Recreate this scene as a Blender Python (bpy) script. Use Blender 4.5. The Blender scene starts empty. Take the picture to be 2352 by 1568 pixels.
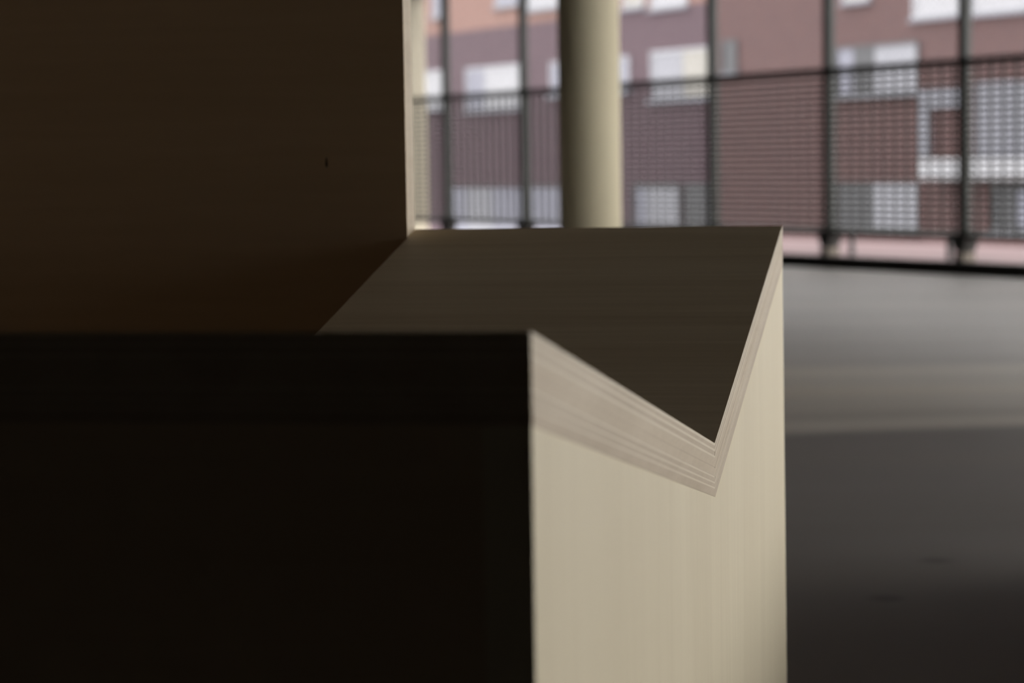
import bpy, bmesh, math, random
from mathutils import Vector, Matrix

random.seed(7)
scene = bpy.context.scene
C = scene.collection

# ------------------------------------------------------------------ camera
FPX, CX, CY = 5273.5, 1176.0, 784.0
PITCH, ROLL, CAM_H = 0.0774, 0.0158, 0.64
FWD = Vector((0, math.cos(PITCH), -math.sin(PITCH)))
UP0 = Vector((0, math.sin(PITCH), math.cos(PITCH)))
RT0 = Vector((1, 0, 0))
RT = RT0 * math.cos(ROLL) - UP0 * math.sin(ROLL)
UP = RT0 * math.sin(ROLL) + UP0 * math.cos(ROLL)
CAM = Vector((0, 0, CAM_H))
cd = bpy.data.cameras.new('camera')
cam = bpy.data.objects.new('camera', cd)
C.objects.link(cam)
cam.matrix_world = Matrix(((RT.x, UP.x, -FWD.x, CAM.x), (RT.y, UP.y, -FWD.y, CAM.y),
                           (RT.z, UP.z, -FWD.z, CAM.z), (0, 0, 0, 1)))
cd.sensor_width = 22.3
cd.lens = 50.0
cd.clip_start, cd.clip_end = 0.05, 400
cd.dof.use_dof = True
cd.dof.focus_distance = 1.72
cd.dof.aperture_fstop = 5.2
cd.dof.aperture_blades = 0
scene.camera = cam

# ------------------------------------------------------------------ sky, exposure
world = bpy.data.worlds.new('overcast_sky')
scene.world = world
world.use_nodes = True
bg = world.node_tree.nodes['Background']
bg.inputs['Color'].default_value = (1.0, 0.985, 0.965, 1)
bg.inputs['Strength'].default_value = 6.3
vs = scene.view_settings
vs.view_transform = 'Standard'
vs.look = 'None'
vs.gamma = 1.0
vs.use_curve_mapping = False
vs.exposure = 0.0

# ------------------------------------------------------------------ helpers
def ray(x, y):
    return (FWD + RT * ((x - CX) / FPX) - UP * ((y - CY) / FPX))

def on_plane(x, y, n, dist):
    """point where the sight line through a pixel meets the plane n.p = dist"""
    r = ray(x, y)
    t = (dist - n.dot(CAM)) / n.dot(r)
    return CAM + r * t

def on_floor(x, y, z=0.0):
    return on_plane(x, y, Vector((0, 0, 1)), z)

def nodes_of(name):
    m = bpy.data.materials.new(name)
    m.use_nodes = True
    nt = m.node_tree
    return m, nt, nt.nodes['Principled BSDF']

def plain(name, col, rough=0.6, var=0.12, scale=6.0, metal=0.0, spec=0.5):
    m, nt, b = nodes_of(name)
    tc = nt.nodes.new('ShaderNodeTexCoord')
    nz = nt.nodes.new('ShaderNodeTexNoise')
    nz.inputs['Scale'].default_value = scale
    nz.inputs['Detail'].default_value = 5
    rp = nt.nodes.new('ShaderNodeValToRGB')
    rp.color_ramp.elements[0].position = 0.3
    rp.color_ramp.elements[1].position = 0.7
    rp.color_ramp.elements[0].color = tuple(c * (1 - var) for c in col) + (1,)
    rp.color_ramp.elements[1].color = tuple(min(1, c * (1 + var)) for c in col) + (1,)
    nt.links.new(tc.outputs['Object'], nz.inputs['Vector'])
    nt.links.new(nz.outputs['Fac'], rp.inputs['Fac'])
    nt.links.new(rp.outputs['Color'], b.inputs['Base Color'])
    b.inputs['Roughness'].default_value = rough
    b.inputs['Metallic'].default_value = metal
    b.inputs['Specular IOR Level'].default_value = spec
    return m

def wood(name, col, stretch, scale=1.0, amt=0.10, rough=0.55, bump=0.05):
    """birch veneer: soft broad figure and fine fibres, stretched along the grain"""
    m, nt, b = nodes_of(name)
    tc = nt.nodes.new('ShaderNodeTexCoord')
    mp = nt.nodes.new('ShaderNodeMapping')
    mp.inputs['Scale'].default_value = stretch
    nt.links.new(tc.outputs['Object'], mp.inputs['Vector'])
    a = nt.nodes.new('ShaderNodeTexNoise')
    a.inputs['Scale'].default_value = 9 * scale
    a.inputs['Detail'].default_value = 3
    a.inputs['Distortion'].default_value = 0.6
    f = nt.nodes.new('ShaderNodeTexNoise')
    f.inputs['Scale'].default_value = 85 * scale
    f.inputs['Detail'].default_value = 4
    nt.links.new(mp.outputs['Vector'], a.inputs['Vector'])
    nt.links.new(mp.outputs['Vector'], f.inputs['Vector'])
    mx = nt.nodes.new('ShaderNodeMix')
    mx.inputs['Factor'].default_value = 0.35
    nt.links.new(a.outputs['Fac'], mx.inputs['A'])
    nt.links.new(f.outputs['Fac'], mx.inputs['B'])
    rp = nt.nodes.new('ShaderNodeValToRGB')
    rp.color_ramp.elements[0].position = 0.34
    rp.color_ramp.elements[1].position = 0.62
    rp.color_ramp.elements[0].color = (col[0] * (1 - amt), col[1] * (1 - 1.15 * amt), col[2] * (1 - 1.4 * amt), 1)
    rp.color_ramp.elements[1].color = (col[0], col[1], col[2], 1)
    nt.links.new(mx.outputs['Result'], rp.inputs['Fac'])
    nt.links.new(rp.outputs['Color'], b.inputs['Base Color'])
    bp = nt.nodes.new('ShaderNodeBump')
    bp.inputs['Strength'].default_value = bump
    bp.inputs['Distance'].default_value = 0.002
    nt.links.new(f.outputs['Fac'], bp.inputs['Height'])
    nt.links.new(bp.outputs['Normal'], b.inputs['Normal'])
    b.inputs['Roughness'].default_value = rough
    b.inputs['Specular IOR Level'].default_value = 0.3
    return m

def brick(name, c1, c2, mortar):
    m, nt, b = nodes_of(name)
    tc = nt.nodes.new('ShaderNodeTexCoord')
    mp = nt.nodes.new('ShaderNodeMapping')
    mp.inputs['Rotation'].default_value = (math.radians(90), 0, 0)
    nt.links.new(tc.outputs['Object'], mp.inputs['Vector'])
    br = nt.nodes.new('ShaderNodeTexBrick')
    br.inputs['Color1'].default_value = c1 + (1,)
    br.inputs['Color2'].default_value = c2 + (1,)
    br.inputs['Mortar'].default_value = mortar + (1,)
    br.inputs['Scale'].default_value = 1.0
    br.inputs['Brick Width'].default_value = 0.23
    br.inputs['Row Height'].default_value = 0.075
    br.inputs['Mortar Size'].default_value = 0.006
    nt.links.new(mp.outputs['Vector'], br.inputs['Vector'])
    nt.links.new(br.outputs['Color'], b.inputs['Base Color'])
    b.inputs['Roughness'].default_value = 0.85
    return m

def concrete_floor():
    m, nt, b = nodes_of('worn concrete deck')
    tc = nt.nodes.new('ShaderNodeTexCoord')
    # long scuffs and tyre marks that run across the aisle
    mp = nt.nodes.new('ShaderNodeMapping')
    mp.inputs['Scale'].default_value = (0.10, 1.5, 1)
    mp.inputs['Rotation'].default_value = (0, 0, math.radians(6))
    nt.links.new(tc.outputs['Object'], mp.inputs['Vector'])
    st = nt.nodes.new('ShaderNodeTexNoise')
    st.inputs['Scale'].default_value = 1.3
    st.inputs['Detail'].default_value = 3
    nt.links.new(mp.outputs['Vector'], st.inputs['Vector'])
    bl = nt.nodes.new('ShaderNodeTexNoise')
    bl.inputs['Scale'].default_value = 0.9
    bl.inputs['Detail'].default_value = 4
    nt.links.new(tc.outputs['Object'], bl.inputs['Vector'])
    mx = nt.nodes.new('ShaderNodeMix')
    mx.inputs['Factor'].default_value = 0.3
    nt.links.new(st.outputs['Fac'], mx.inputs['A'])
    nt.links.new(bl.outputs['Fac'], mx.inputs['B'])
    rp = nt.nodes.new('ShaderNodeValToRGB')
    e = rp.color_ramp.elements
    e[0].position, e[0].color = 0.30, (0.190, 0.175, 0.158, 1)
    e[1].position, e[1].color = 0.70, (0.245, 0.222, 0.196, 1)
    k = e.new(0.5); k.color = (0.218, 0.204, 0.19, 1)
    nt.links.new(mx.outputs['Result'], rp.inputs['Fac'])
    # the deck is darker nearer the bench
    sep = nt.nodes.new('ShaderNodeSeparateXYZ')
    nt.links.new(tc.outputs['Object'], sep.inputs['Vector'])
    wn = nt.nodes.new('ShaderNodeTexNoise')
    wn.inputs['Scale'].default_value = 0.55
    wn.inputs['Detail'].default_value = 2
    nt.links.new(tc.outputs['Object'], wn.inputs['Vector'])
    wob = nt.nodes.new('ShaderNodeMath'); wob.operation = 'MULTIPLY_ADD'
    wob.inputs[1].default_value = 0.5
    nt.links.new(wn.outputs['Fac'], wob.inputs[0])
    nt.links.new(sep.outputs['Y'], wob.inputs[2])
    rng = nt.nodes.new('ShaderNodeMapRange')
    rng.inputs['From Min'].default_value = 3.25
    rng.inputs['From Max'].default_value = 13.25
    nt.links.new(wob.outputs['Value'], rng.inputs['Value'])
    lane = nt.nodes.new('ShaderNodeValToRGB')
    # lighter and darker bands across the deck: distance along the deck in metres, tone in thirds
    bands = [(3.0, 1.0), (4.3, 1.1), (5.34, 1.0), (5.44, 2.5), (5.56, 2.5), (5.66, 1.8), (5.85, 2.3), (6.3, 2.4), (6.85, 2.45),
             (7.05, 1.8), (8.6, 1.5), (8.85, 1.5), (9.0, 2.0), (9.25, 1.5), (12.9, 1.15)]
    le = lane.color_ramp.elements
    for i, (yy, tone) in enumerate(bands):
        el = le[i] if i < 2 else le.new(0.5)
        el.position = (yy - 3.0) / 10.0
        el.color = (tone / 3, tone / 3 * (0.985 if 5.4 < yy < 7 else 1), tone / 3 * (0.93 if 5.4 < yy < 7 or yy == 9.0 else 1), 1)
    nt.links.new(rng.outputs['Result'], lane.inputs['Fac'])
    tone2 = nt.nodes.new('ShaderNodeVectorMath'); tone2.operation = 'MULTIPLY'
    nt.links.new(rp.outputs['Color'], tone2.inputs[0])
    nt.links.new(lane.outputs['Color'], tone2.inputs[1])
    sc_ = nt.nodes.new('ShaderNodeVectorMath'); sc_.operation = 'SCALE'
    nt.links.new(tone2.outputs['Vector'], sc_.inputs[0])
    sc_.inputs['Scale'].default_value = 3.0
    # two small oil drips
    near = None
    for px, py in ((2150, 1287), (2035, 1374)):
        p = on_floor(px, py)
        dv = nt.nodes.new('ShaderNodeVectorMath'); dv.operation = 'DISTANCE'
        dv.inputs[1].default_value = p
        nt.links.new(tc.outputs['Object'], dv.inputs[0])
        if near is None:
            near = dv.outputs['Value']
        else:
            mn = nt.nodes.new('ShaderNodeMath'); mn.operation = 'MINIMUM'
            nt.links.new(near, mn.inputs[0]); nt.links.new(dv.outputs['Value'], mn.inputs[1])
            near = mn.outputs['Value']
    dr = nt.nodes.new('ShaderNodeValToRGB')
    dr.color_ramp.elements[0].position, dr.color_ramp.elements[0].color = 0.012, (0.5, 0.5, 0.5, 1)
    dr.color_ramp.elements[1].position, dr.color_ramp.elements[1].color = 0.034, (1, 1, 1, 1)
    nt.links.new(near, dr.inputs['Fac'])
    ml = nt.nodes.new('ShaderNodeMix')
    ml.data_type = 'RGBA'
    ml.blend_type = 'MULTIPLY'
    ml.inputs['Factor'].default_value = 1
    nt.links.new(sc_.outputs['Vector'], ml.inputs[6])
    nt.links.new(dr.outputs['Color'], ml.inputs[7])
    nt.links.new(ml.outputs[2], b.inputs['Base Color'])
    b.inputs['Roughness'].default_value = 0.5
    b.inputs['Specular IOR Level'].default_value = 0.6
    return m

M = {
    'face': wood('birch face, upright grain', (0.76, 0.665, 0.475), (1.0, 1.0, 0.06), amt=0.08),
    'top': wood('birch face, cross grain', (0.70, 0.59, 0.42), (0.07, 1.6, 1.0), amt=0.20, bump=0.1),
    'panel': wood('birch face, panel', (0.72, 0.56, 0.37), (0.08, 1.0, 1.2), amt=0.10),
    'ply_tan': wood('birch ply, end grain', (0.545, 0.44, 0.31), (2.2, 0.25, 2.2), scale=1.6, amt=0.16),
    'ply_mid': wood('birch ply, mixed grain', (0.59, 0.485, 0.345), (2.2, 0.25, 2.2), scale=1.6, amt=0.14),
    'ply_light': wood('birch ply, long grain', (0.70, 0.61, 0.465), (2.2, 0.2, 2.2), scale=1.6, amt=0.08),
    'mark': plain('dark resin pocket', (0.03, 0.015, 0.01), 0.7),
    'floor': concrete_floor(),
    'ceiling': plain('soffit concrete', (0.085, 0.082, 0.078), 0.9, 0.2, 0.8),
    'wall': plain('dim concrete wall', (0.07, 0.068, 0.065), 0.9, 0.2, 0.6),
    'kerb': plain('kerb face, dark paint', (0.03, 0.028, 0.025), 0.9, 0.2, 2),  # near-black colour stands in for the shade on the unlit kerb face
    'paving': plain('pink paving', (0.070, 0.030, 0.033), 0.9, 0.15, 4),
    'cream': plain('cream matt paint', (0.80, 0.72, 0.52), 0.8, 0.04, 3, spec=0.2),
    'pier': plain('darker cream paint', (0.46, 0.41, 0.31), 0.6, 0.05, 3),  # the column's cream in a darker tone
    'pad': plain('mortar pad', (0.16, 0.135, 0.11), 0.9, 0.1, 5),
    'steel': plain('dark painted steel', (0.035, 0.037, 0.033), 0.5, 0.2, 8),
    'wire': plain('dull galvanised wire', (0.055, 0.054, 0.052), 0.6, 0.1, 8),
    'grid': plain('grey green grid steel', (0.09, 0.094, 0.083), 0.6, 0.1, 8),
    'brick_violet': brick('violet brick', (0.046, 0.024, 0.033), (0.056, 0.030, 0.039), (0.048, 0.036, 0.044)),
    'brick_pale': brick('pale orange brick', (0.135, 0.070, 0.057), (0.153, 0.083, 0.069), (0.135, 0.092, 0.083)),
    'brick_red': brick('dull red brick', (0.048, 0.020, 0.021), (0.058, 0.025, 0.024), (0.052, 0.034, 0.034)),
    'frame_white': plain('white window frame', (0.24, 0.24, 0.265), 0.5, 0.04),
    'frame_dark': plain('dark window frame', (0.04, 0.04, 0.045), 0.7, 0.1),
    'blind_white': plain('white blind', (0.205, 0.205, 0.222), 0.6, 0.04, 1),
    'blind_pale': plain('pale lavender blind', (0.15, 0.15, 0.172), 0.6, 0.04, 1),
    'blind_cream': plain('cream blind', (0.19, 0.18, 0.165), 0.6, 0.04, 1),
    'blind_grey': plain('grey violet curtain', (0.125, 0.125, 0.16), 0.6, 0.06, 1),
    'glass_dark': plain('dark window glass', (0.04, 0.04, 0.045), 0.45, 0.1, 1, spec=0.25),
    'render_white': plain('white balcony render', (0.28, 0.28, 0.30), 0.8, 0.05, 1),
    'render_grey': plain('grey lavender render', (0.115, 0.115, 0.135), 0.8, 0.08, 1),
    'asphalt': plain('asphalt', (0.09, 0.09, 0.09), 0.9, 0.2, 0.5),
    'roof': plain('roof felt', (0.08, 0.08, 0.085), 0.9, 0.2, 0.5),
}

def tag(o, label=None, cat=None, group=None, kind=None):
    if label: o['label'] = label
    if cat: o['category'] = cat
    if group: o['group'] = group
    if kind: o['kind'] = kind
    return o

def link(name, data, mat=None, parent=None, mw=None):
    o = bpy.data.objects.new(name, data)
    C.objects.link(o)
    if mat and data is not None and not data.materials:
        data.materials.append(mat)
    if parent: o.parent = parent
    if mw is not None: o.matrix_local = mw
    return o

def mesh_of(name, bm):
    bmesh.ops.recalc_face_normals(bm, faces=bm.faces)
    me = bpy.data.meshes.new(name)
    bm.to_mesh(me)
    bm.free()
    return me

def box(bm, x0, x1, y0, y1, z0, z1):
    v = [bm.verts.new((x, y, z)) for x in (x0, x1) for y in (y0, y1) for z in (z0, z1)]
    for f in ((0, 1, 3, 2), (4, 6, 7, 5), (0, 4, 5, 1), (2, 3, 7, 6), (0, 2, 6, 4), (1, 5, 7, 3)):
        bm.faces.new([v[i] for i in f])

def box_mesh(name, x0, x1, y0, y1, z0, z1, bevel=0.0, seg=2):
    bm = bmesh.new()
    box(bm, min(x0, x1), max(x0, x1), min(y0, y1), max(y0, y1), min(z0, z1), max(z0, z1))
    if bevel:
        bmesh.ops.bevel(bm, geom=bm.edges[:], offset=bevel, segments=seg, affect='EDGES', profile=0.5)
    return mesh_of(name, bm)

def prism(name, pts, axis_a, axis_b, bevel=0.0):
    """polygon pts given as (u, v); axis_a(u, v) and axis_b(u, v) return the two end caps' corners"""
    bm = bmesh.new()
    A = [bm.verts.new(axis_a(*p)) for p in pts]
    B = [bm.verts.new(axis_b(*p)) for p in pts]
    bm.faces.new(A)
    bm.faces.new(B[::-1])
    n = len(pts)
    for i in range(n):
        bm.faces.new((A[i], B[i], B[(i + 1) % n], A[(i + 1) % n]))
    bmesh.ops.recalc_face_normals(bm, faces=bm.faces)
    if bevel:
        bmesh.ops.bevel(bm, geom=bm.edges[:], offset=bevel, segments=1, affect='EDGES')
    return mesh_of(name, bm)

# ------------------------------------------------------------------ site plan
# the fence, the street and the facade opposite run in direction FD; OUT points to the street
FA = 0.5131
FD = Vector((-math.sin(FA), math.cos(FA), 0))
OUT = Vector((math.cos(FA), math.sin(FA), 0))
FENCE0 = Vector((0, 17.0, 0))
FENCE_DIST = OUT.dot(FENCE0)
X_OPEN = 5.6                       # open side of the deck on the right
CEIL, BEAM = 2.40, 2.02
P2 = FENCE0 + FD * ((X_OPEN) / FD.x)
P3 = FENCE0 + FD * 2.3
P4 = P3 - OUT * 14
P5 = Vector((P4.x, -8, 0))
P1 = Vector((X_OPEN, -8, 0))
Y_OPEN = 0.1
site = Matrix((( -FD.x, OUT.x, 0, 0), (-FD.y, OUT.y, 0, 0), (0, 0, 1, 0), (0, 0, 0, 1)))  # local x = along the street to the right, y = outwards
site_rot = site.to_euler()

def at_fence(m, off=0.0, z=0.0):
    p = FENCE0 + FD * m + OUT * off
    return Vector((p.x, p.y, z))

def frame_at(p):
    return Matrix.Translation(p) @ site

plan = [P1, P2, P3, P4, P5]
def slab(name, z0, z1, mat):
    me = prism(name, [(p.x, p.y) for p in plan], lambda u, v: (u, v, z0), lambda u, v: (u, v, z1))
    return tag(link(name, me, mat), kind='structure')

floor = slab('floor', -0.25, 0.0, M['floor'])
ceiling = slab('ceiling', CEIL, CEIL + 0.3, M['ceiling'])

def wall(name, a, b, thick=0.2, z0=0.0, z1=CEIL, mat='wall', into=None):
    d = (b - a); L = d.length; d.normalize()
    n = Vector((-d.y, d.x, 0))
    me = box_mesh(name, 0, L, 0, thick, z0, z1)
    o = link(name, me, M[mat])
    o.matrix_world = Matrix(((d.x, n.x, 0, a.x), (d.y, n.y, 0, a.y), (0, 0, 1, 0), (0, 0, 0, 1)))
    return tag(o, kind='structure')

wall('wall_left', P4, P3)
wall('wall_rear', P5, P4)
wall('wall_back', P1, P5)
wall('wall_right', Vector((X_OPEN, Y_OPEN, 0)), P1)
# unseen low wall added to shade the near floor
wall('shade_wall', Vector((0.95, 3.5, 0)), Vector((0.95, -8, 0)), 0.18, 0.0, 0.25)
# downstand beams over the two open sides
wall('trim_1', P3, P2, 0.3, BEAM, CEIL, 'ceiling')
wall('trim_2', P2, Vector((X_OPEN, Y_OPEN, 0)), 0.3, BEAM, CEIL, 'ceiling')

# kerb ledge that carries the fence, with its pink paved outer strip
KH = 0.070
k0 = on_floor(1801, 610)
IN_OFF = FENCE_DIST - OUT.dot(k0)
L0, L1 = -13.0, 2.3
ke = link('kerb', box_mesh('kerb', -L1, -L0, -IN_OFF, -IN_OFF + 0.07, 0.0, KH, 0.008), M['kerb'], mw=frame_at(at_fence(0)))
tag(ke, kind='structure')
pv = link('paved_ledge', box_mesh('paved_ledge', -L1, -L0, -IN_OFF + 0.07, 1.5, 0.0, KH - 0.004), M['paving'], mw=frame_at(at_fence(0)))
tag(pv, kind='structure')

street = link('street_ground', box_mesh('street_ground', -70, 90, 1.6, 90, -7.3, -7.0), M['asphalt'], mw=frame_at(at_fence(0)))
tag(street, kind='structure')

# ------------------------------------------------------------------ plywood bench
A_Y = 0.1937
D = Vector((math.sin(A_Y), math.cos(A_Y), 0))        # along the bench, away from the camera
P = Vector((-math.cos(A_Y), math.sin(A_Y), 0))       # from the front face to the back
N0 = Vector((0.0078, 0.94, 0))
Z_N, SV, HV, SF, HF, T, W = CAM_H - 0.0689, 0.708, -0.1332, 1.3587, 0.0034, 0.0388, 0.3733
PNL = 0.0345                                          # thickness of the tall panel
bench_m = Matrix(((P.x, D.x, 0, N0.x), (P.y, D.y, 0, N0.y), (0, 0, 1, 0), (0, 0, 0, 1)))  # local x = front to back, y = along, z = up
bench = link('plywood_bench', None, mw=bench_m)
tag(bench, 'pale birch plywood bench with a V-shaped folded seat and tall dark end panel', 'bench')

def top_z(s):
    return Z_N + (HV * s / SV if s <= SV else HV + (HF - HV) * (s - SV) / (SF - SV))

# layers of the seat board, as fractions of its thickness
LAY = [(0.050, 'ply_light'), (0.065, 'ply_tan'), (0.045, 'ply_light'), (0.075, 'ply_tan'), (0.040, 'ply_light'),
       (0.170, 'ply_mid'), (0.020, 'ply_tan'), (0.150, 'ply_mid'), (0.032, 'ply_light'), (0.075, 'ply_tan'),
       (0.032, 'ply_light'), (0.070, 'ply_tan'), (0.028, 'ply_light'), (0.148, 'ply_tan')]
tot = sum(a for a, _ in LAY)

def seat_slab(s0, s1):
    cut = [0.0]
    for a, _ in LAY: cut.append(cut[-1] + a / tot * T)
    root = None
    for i, (a, mk) in enumerate(LAY):
        z0, z1 = cut[i], cut[i + 1]
        proud = random.uniform(-0.00008, 0.0001)
        pts = [(s0, top_z(s0) - z0), (s1, top_z(s1) - z0), (s1, top_z(s1) - z1), (s0, top_z(s0) - z1)]
        if i == 0:
            me = prism('seat_slab', pts, lambda s, z: (0, s, z), lambda s, z: (W, s, z))
            me.materials.append(M['ply_light']); me.materials.append(M['top'])
            for f in me.polygons:
                if abs(f.normal.z) > 0.8: f.material_index = 1
            root = link('seat_slab', me, None, bench)
        else:
            me = prism('ply', pts, lambda s, z: (-proud, s, z), lambda s, z: (W, s, z))
            link('ply', me, M[mk], root)
    return root
seat_slab(0.0, SV)
seat_slab(SV, SF)

# the far end splays a little towards the floor
SPLAY = 0.050
def s_far(z):
    return SF + (Z_N + HF - z) * SPLAY
TP = 0.021
def side(name, x0, x1):
    b = lambda s: top_z(s) - T
    pts = [(0, 0), (0, b(0)), (SV, b(SV)), (SF, b(SF)), (s_far(0), 0)]
    me = prism(name, pts, lambda s, z: (x0, s, z), lambda s, z: (x1, s, z))
    return link(name, me, M['face'], bench)
side('front_panel', 0.0002, TP)
side('back_panel', W - TP, W)
link('end_panel', box_mesh('end_panel', TP, W - TP, 0, TP, 0, top_z(0) - T), M['panel'], bench)
bz = top_z(SF) - T
link('end_panel', prism('end_panel', [(SF - TP, bz), (SF, bz), (s_far(0), 0), (s_far(0) - TP, 0)],
                        lambda s, z: (TP, s, z), lambda s, z: (W - TP, s, z)), M['panel'], bench)

# unseen slab and end added to bounce light onto the tall panel
link('bounce_slab', box_mesh('bounce_slab', W, W + 0.93, 0.0, SF - PNL, 0.40, 0.4388, 0.001, 1), M['top'], bench)
link('bounce_slab_end', box_mesh('bounce_slab_end', W, W + 0.93, 0.0, TP, 0.0, 0.40), M['panel'], bench)
# the tall panel at the far back corner, edge flush with the back of the seat
PS1 = SF
PS0 = SF - PNL
PX1, PH = W + 0.95, 1.25
tp = link('tall_panel', box_mesh('tall_panel', W, PX1, PS0, PS0 + 0.0024, 0, PH), M['panel'], bench)
lay2 = [('ply_mid', 0.0055), ('ply_tan', 0.0048), ('ply_mid', 0.0065), ('ply_tan', 0.0052), ('ply_light', 0.0030), ('ply_mid', 0.0045)]
y = PS0 + 0.0024
rest = PNL - 0.0024
sc = rest / sum(a for _, a in lay2)
for mk, a in lay2:
    pr = random.uniform(0, 0.0003)
    link('ply', box_mesh('ply', W + pr, PX1, y, y + a * sc, 0, PH), M[mk], tp)
    y += a * sc
# little dark resin pocket in its face
fn = bench_m.to_3x3() @ Vector((0, 1, 0))
pt = on_plane(750, 373, fn, fn.dot(N0 + D * PS0))
lp = bench_m.inverted() @ pt
bm = bmesh.new()
ring = [bm.verts.new((lp.x + 0.0011 * math.sin(t) * (1 + 0.3 * math.cos(3 * t)), PS0 - 0.0003, lp.z + 0.0052 * math.cos(t)))
        for t in [k * math.tau / 12 for k in range(12)]]
back = [bm.verts.new((v.co.x, PS0 + 0.001, v.co.z)) for v in ring]
bm.faces.new(ring)
for i in range(12): bm.faces.new((ring[i], ring[(i + 1) % 12], back[(i + 1) % 12], back[i]))
tag(link('resin_pocket', mesh_of('resin_pocket', bm), M['mark'], tp), 'small dark upright slit in the veneer')

# ------------------------------------------------------------------ cream column and pier
def column(name, p, r, z0, z1, mat):
    bm = bmesh.new()
    n = 64
    prof = [(r, z0), (r, z1)]
    rings = [[bm.verts.new((a * math.cos(t), a * math.sin(t), z)) for t in [k * math.tau / n for k in range(n)]] for a, z in prof]
    for A, B in zip(rings, rings[1:]):
        for k in range(n): bm.faces.new((A[k], A[(k + 1) % n], B[(k + 1) % n], B[k]))
    bm.faces.new(rings[0][::-1]); bm.faces.new(rings[-1])
    me = mesh_of(name, bm)
    for f in me.polygons: f.use_smooth = abs(f.normal.z) < 0.5
    return link(name, me, mat, mw=Matrix.Translation((p.x, p.y, 0)))

col_off = 4.6
q0 = on_plane(1283.5, 300, OUT, FENCE_DIST - col_off)
q1 = on_plane(1425.5, 300, OUT, FENCE_DIST - col_off)
qc = on_plane(1354.5, 300, OUT, FENCE_DIST - col_off)
dep = (qc - CAM).dot(FWD)
rad = (1425.5 - 1283.5) / 2 / FPX * dep
cl = column('round_column', qc, rad, 0.0, CEIL, M['cream'])
tag(cl, 'round cream painted concrete column standing inside the mesh fence', 'column')

pe = on_plane(939, 300, OUT, FENCE_DIST + 0.10)
pm = FD.dot(pe - FENCE0)
pier = link('square_pier', box_mesh('square_pier', -0.55, 0, 0, 0.17, KH - 0.004, CEIL, 0.02), M['pier'], mw=frame_at(at_fence(pm, 0.10)))
tag(pier, 'cream painted square pier behind the fence beside the tall plywood panel', 'pier')

# ------------------------------------------------------------------ mesh fence
SCL = 17.0 / 10.5
RAIL_Z = CAM_H + 0.3196 * SCL
BOT_Z = CAM_H - 0.2703 * SCL
C1, C2 = 0.6021 * SCL, 0.747 * SCL
PW = 0.056
PAD_Z = 0.112
fence = link('mesh_fence', None, mw=frame_at(at_fence(0)))
tag(fence, 'dark steel fence with chain link above the rail and bar grid below', 'fence')
ks = list(range(-1, 11))
xs = [-(C1 - C2 * k) for k in ks]        # local x of the posts
post_me = box_mesh('post', -PW / 2, PW / 2, -PW / 2, PW / 2, PAD_Z, BEAM, 0.004, 1)
bm = bmesh.new()
A = [bm.verts.new((x, y, PAD_Z + 0.006)) for x, y in ((-0.035, -0.045), (0.035, -0.045), (0.035, 0.045), (-0.035, 0.045))]
B = [bm.verts.new((x, y, BOT_Z + 0.02)) for x, y in ((-0.075, -0.045), (0.075, -0.045), (0.075, 0.045), (-0.075, 0.045))]
bm.faces.new(A[::-1]); bm.faces.new(B)
for i in range(4): bm.faces.new((A[i], A[(i + 1) % 4], B[(i + 1) % 4], B[i]))
gusset_me = mesh_of('gusset', bm)
pad_me = box_mesh('mortar_pad', -0.034, 0.034, -0.05, 0.05, KH - 0.004, PAD_Z, 0.004, 1)
foot_me = box_mesh('foot', -0.012, 0.012, -0.012, 0.012, KH, BOT_Z)
for x in xs:
    po = link('post', post_me, M['steel'], fence, Matrix.Translation((x, 0, 0)))
    link('gusset', gusset_me, M['steel'], po)
    link('mortar_pad', pad_me, M['pad'], po)
def rail(name, z, h, w, y):
    return link(name, box_mesh(name, xs[0], xs[-1], y - w / 2, y + w / 2, z - h / 2, z + h / 2, 0.003, 1), M['steel'], fence)
rail('top_rail', RAIL_Z, 0.034, 0.05, 0.0)
rail('bottom_rail', BOT_Z, 0.032, 0.05, 0.0)
rail('head_rail', BEAM - 0.03, 0.04, 0.05, 0.0)
for fx in (1957, 2181):
    p = on_plane(fx, 555, OUT, FENCE_DIST)
    link('foot', foot_me, M['steel'], fence, Matrix.Translation((-FD.dot(p - FENCE0), 0, 0)))

BW = C2 - PW
# chain link: crossing wires clipped to the bay
bm = bmesh.new()
z0, z1 = RAIL_Z + 0.017, BEAM - 0.05
H = z1 - z0
def wire(bm, x0, za, x1, zb, y, w):
    d = Vector((x1 - x0, 0, zb - za)); d.normalize()
    n = Vector((-d.z, 0, d.x)) * w / 2
    t = Vector((0, w / 2, 0))
    a, b = Vector((x0, y, za)), Vector((x1, y, zb))
    va = [bm.verts.new(a + s) for s in (n, t, -n, -t)]
    vb = [bm.verts.new(b + s) for s in (n, t, -n, -t)]
    for i in range(4): bm.faces.new((va[i], va[(i + 1) % 4], vb[(i + 1) % 4], vb[i]))
pitch = 0.05
slope = 0.75
i = 0
span = H / slope
x = -span
while x < BW:
    # rising wire from (x, z0) to (x + span, z1)
    a0 = max(0.0, x); a1 = min(BW, x + span)
    if a1 - a0 > 1e-4:
        wire(bm, a0 - BW / 2, z0 + (a0 - x) * slope, a1 - BW / 2, z0 + (a1 - x) * slope, 0.0, 0.005)
        wire(bm, a0 - BW / 2, z1 - (a0 - x) * slope, a1 - BW / 2, z1 - (a1 - x) * slope, 0.004, 0.005)
    x += pitch
chain_me = mesh_of('chain_link_panel', bm)
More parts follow.
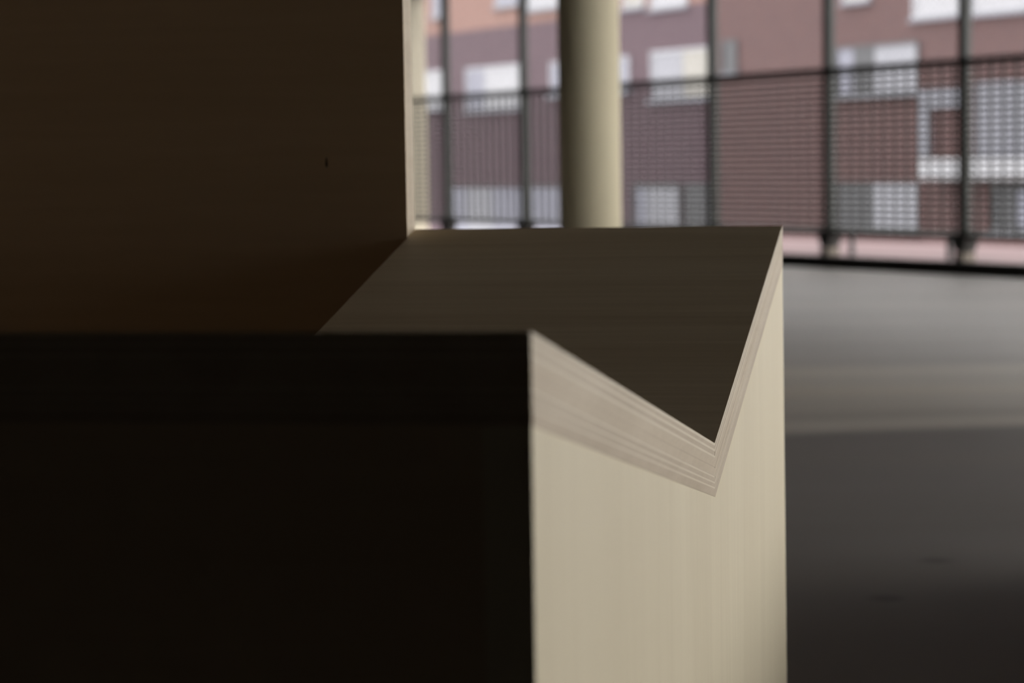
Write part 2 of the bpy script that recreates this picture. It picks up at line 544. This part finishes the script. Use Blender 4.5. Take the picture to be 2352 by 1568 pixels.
# bar grid on the inner side of the posts
bm = bmesh.new()
g0, g1 = BOT_Z + 0.016, RAIL_Z - 0.017
ny = 25
for i in range(ny):
    z = g0 + (g1 - g0) * (i + 0.5) / ny
    box(bm, -C2 / 2, C2 / 2, -0.003, 0.003, z - 0.0092, z + 0.0092)
nx = 12
for i in range(nx):
    x = -C2 / 2 + C2 * (i + 0.5) / nx
    box(bm, x - 0.009, x + 0.009, -0.010, -0.003, g0, g1)
grid_me = mesh_of('bar_grid_panel', bm)
for xa, xb in zip(xs, xs[1:]):
    tag(link('chain_link_panel', chain_me, M['wire'], fence, Matrix.Translation(((xa + xb) / 2, 0, 0))), kind='stuff')
    tag(link('bar_grid_panel', grid_me, M['grid'], fence, Matrix.Translation(((xa + xb) / 2, -PW / 2 - 0.004, 0))), kind='stuff')

# ------------------------------------------------------------------ buildings across the street
FAC = OUT.dot(Vector((0, 57.0, 0)))
fac0 = OUT * FAC
fac_m = frame_at(Vector((fac0.x, fac0.y, 0)))
fac_i = fac_m.inverted()
def fac(x, y, d=0.0):
    p = fac_i @ on_plane(x, y, OUT, FAC + d)
    return p.x, p.z
def rect(x0, x1, yt, yb, d=0.0):
    xm = (x0 + x1) / 2
    return fac(x0, yt, d)[0], fac(x1, yt, d)[0], fac(xm, yb, d)[1], fac(xm, yt, d)[1]

split = fac(1637, 100)[0]
right_end = fac(2440, 100)[0]
bl = link('brick_building', None, mw=fac_m)
tag(bl, 'violet brick building with a paler orange top storey seen left of centre through the fence', 'building')
brr = link('brick_building', None, mw=fac_m)
tag(brr, 'dull red brick building with white balcony seen through the right of the fence', 'building')

zl = fac(1140, 63)[1]
link('wall', box_mesh('wall', -85, split, 0, 9, -7, zl), M['brick_violet'], bl)
link('upper_wall', box_mesh('upper_wall', -85, split, 0.02, 9, zl, 8.6), M['brick_pale'], bl)
link('roof', box_mesh('roof', -85.3, split, -0.3, 9, 8.6, 8.9), M['roof'], bl)
link('wall', box_mesh('wall', split, right_end, -0.15, 9, -7, 9.4), M['brick_red'], brr)
link('roof', box_mesh('roof', split, right_end + 0.3, -0.45, 9, 9.4, 9.7), M['roof'], brr)

def window(par, x0, x1, yt, yb, pane, frame='frame_white', y=0.0, split_at=None):
    a, b, z0, z1 = rect(x0, x1, yt, yb, y - 0.05)
    t = 0.05
    bm = bmesh.new()
    box(bm, a, a + t, y - 0.05, y + 0.1, z0, z1)
    box(bm, b - t, b, y - 0.05, y + 0.1, z0, z1)
    box(bm, a + t, b - t, y - 0.05, y + 0.1, z1 - t, z1)
    box(bm, a + t, b - t, y - 0.05, y + 0.1, z0, z0 + t)
    w = link('window', mesh_of('window', bm), M[frame], par)
    cuts = [a + t]
    kinds = pane if isinstance(pane, (list, tuple)) else [pane]
    for s in (split_at or []): cuts.append(fac(s, yt, y - 0.02)[0])
    cuts.append(b - t)
    for c0, c1, k in zip(cuts, cuts[1:], kinds):
        link('pane', box_mesh('pane', c0 + 0.01, c1 - 0.01, y - 0.02, y + 0.06, z0 + t, z1 - t), M[k], w)
    bm = bmesh.new()
    box(bm, a - 0.06, b + 0.06, y - 0.12, y + 0.05, z0 - 0.07, z0)
    link('sill', mesh_of('sill', bm), M['render_grey'], w)
    return w

WH, WP, WC, WG, WD = 'blind_white', 'blind_pale', 'blind_cream', 'blind_grey', 'glass_dark'
# middle storey of the violet building
window(bl, 930, 1024, 164, 252, WH)
window(bl, 1068, 1206, 151, 250, [WG, WH], split_at=[1112])
window(bl, 1262, 1442, 136, 214, [WG, WD, WG], split_at=[1300, 1410])
window(bl, 1493, 1632, 112, 226, [WP, WC], split_at=[1568])
# storey below
window(bl, 1030, 1202, 428, 560, [WG, WP, WG, WG], 'frame_dark', split_at=[1072, 1132, 1180])
window(bl, 1212, 1300, 426, 560, WG, 'frame_dark')
window(bl, 1452, 1562, 424, 560, [WG, WP], 'frame_dark', split_at=[1486])
window(bl, 1570, 1625, 424, 560, WD, 'frame_dark')
# storey above
window(bl, 1135, 1203, -110, 12, WG, y=0.02)
window(bl, 1207, 1284, -118, 20, WH, y=0.02)
window(bl, 1428, 1476, -120, 18, WC, y=0.02)
window(bl, 1492, 1575, -122, 17, WH, y=0.02)
window(bl, 990, 1010, -80, 40, WG, y=0.02)

# red building
YR = -0.15
window(brr, 1918, 2108, 101, 220, [WG, WD, WP], 'frame_dark', YR, [1960, 2008])
window(brr, 1920, 2108, 416, 532, [WD, WP], 'frame_dark', YR, [2004])
window(brr, 2094, 2208, -95, 38, WH, y=YR)
window(brr, 2228, 2420, -105, 24, WH, y=YR)
window(brr, 1935, 1995, -90, 3, WC, y=YR)
window(brr, 1656, 1690, 92, 168, WD, 'frame_dark', YR)
window(brr, 2275, 2420, 425, 530, [WD, WG], 'frame_dark', YR, [2335])

# white balcony
def fbox(name, x0, x1, yt, yb, d0, d1, mat, par):
    a, b, z0, z1 = rect(x0, x1, yt, yb, YR + d0)
    return link(name, box_mesh(name, a, b, YR + d0, YR + d1, z0, z1, 0.01, 1), M[mat], par)
par = fbox('balcony', 2106, 2470, 364, 411, -0.5, -0.02, 'render_white', brr)
fbox('balcony_jamb', 2107, 2130, 243, 364, -0.12, 0.05, 'render_grey', par)
fbox('balcony_lintel', 2107, 2215, 200, 247, -0.12, 0.05, 'render_grey', par)
fbox('balcony_door', 2236, 2330, 188, 364, -0.10, 0.05, 'render_grey', par)
fbox('balcony_door', 2333, 2430, 184, 364, -0.10, 0.05, 'render_grey', par)

# ------------------------------------------------------------------ unseen warm lamp added to light the tall panel and seat
m, nt, b = nodes_of('warm fill lamp tube')
b.inputs['Base Color'].default_value = (0.8, 0.7, 0.5, 1)
b.inputs['Emission Color'].default_value = (1.0, 0.70, 0.46, 1)
b.inputs['Emission Strength'].default_value = 5.4
M['lamp'] = m
lamp = link('fill_lamp', None, mw=Matrix.Translation((-1.5, 1.5, CEIL)))
tag(lamp, 'unseen warm fill lamp added under the ceiling to light the tall panel', 'lamp')
link('housing', box_mesh('housing', -0.34, 0.34, -0.06, 0.06, -0.05, 0.0, 0.005, 1), M['frame_white'], lamp)
link('diffuser', box_mesh('diffuser', -0.32, 0.32, -0.045, 0.045, -0.075, -0.05, 0.008, 2), M['lamp'], lamp)
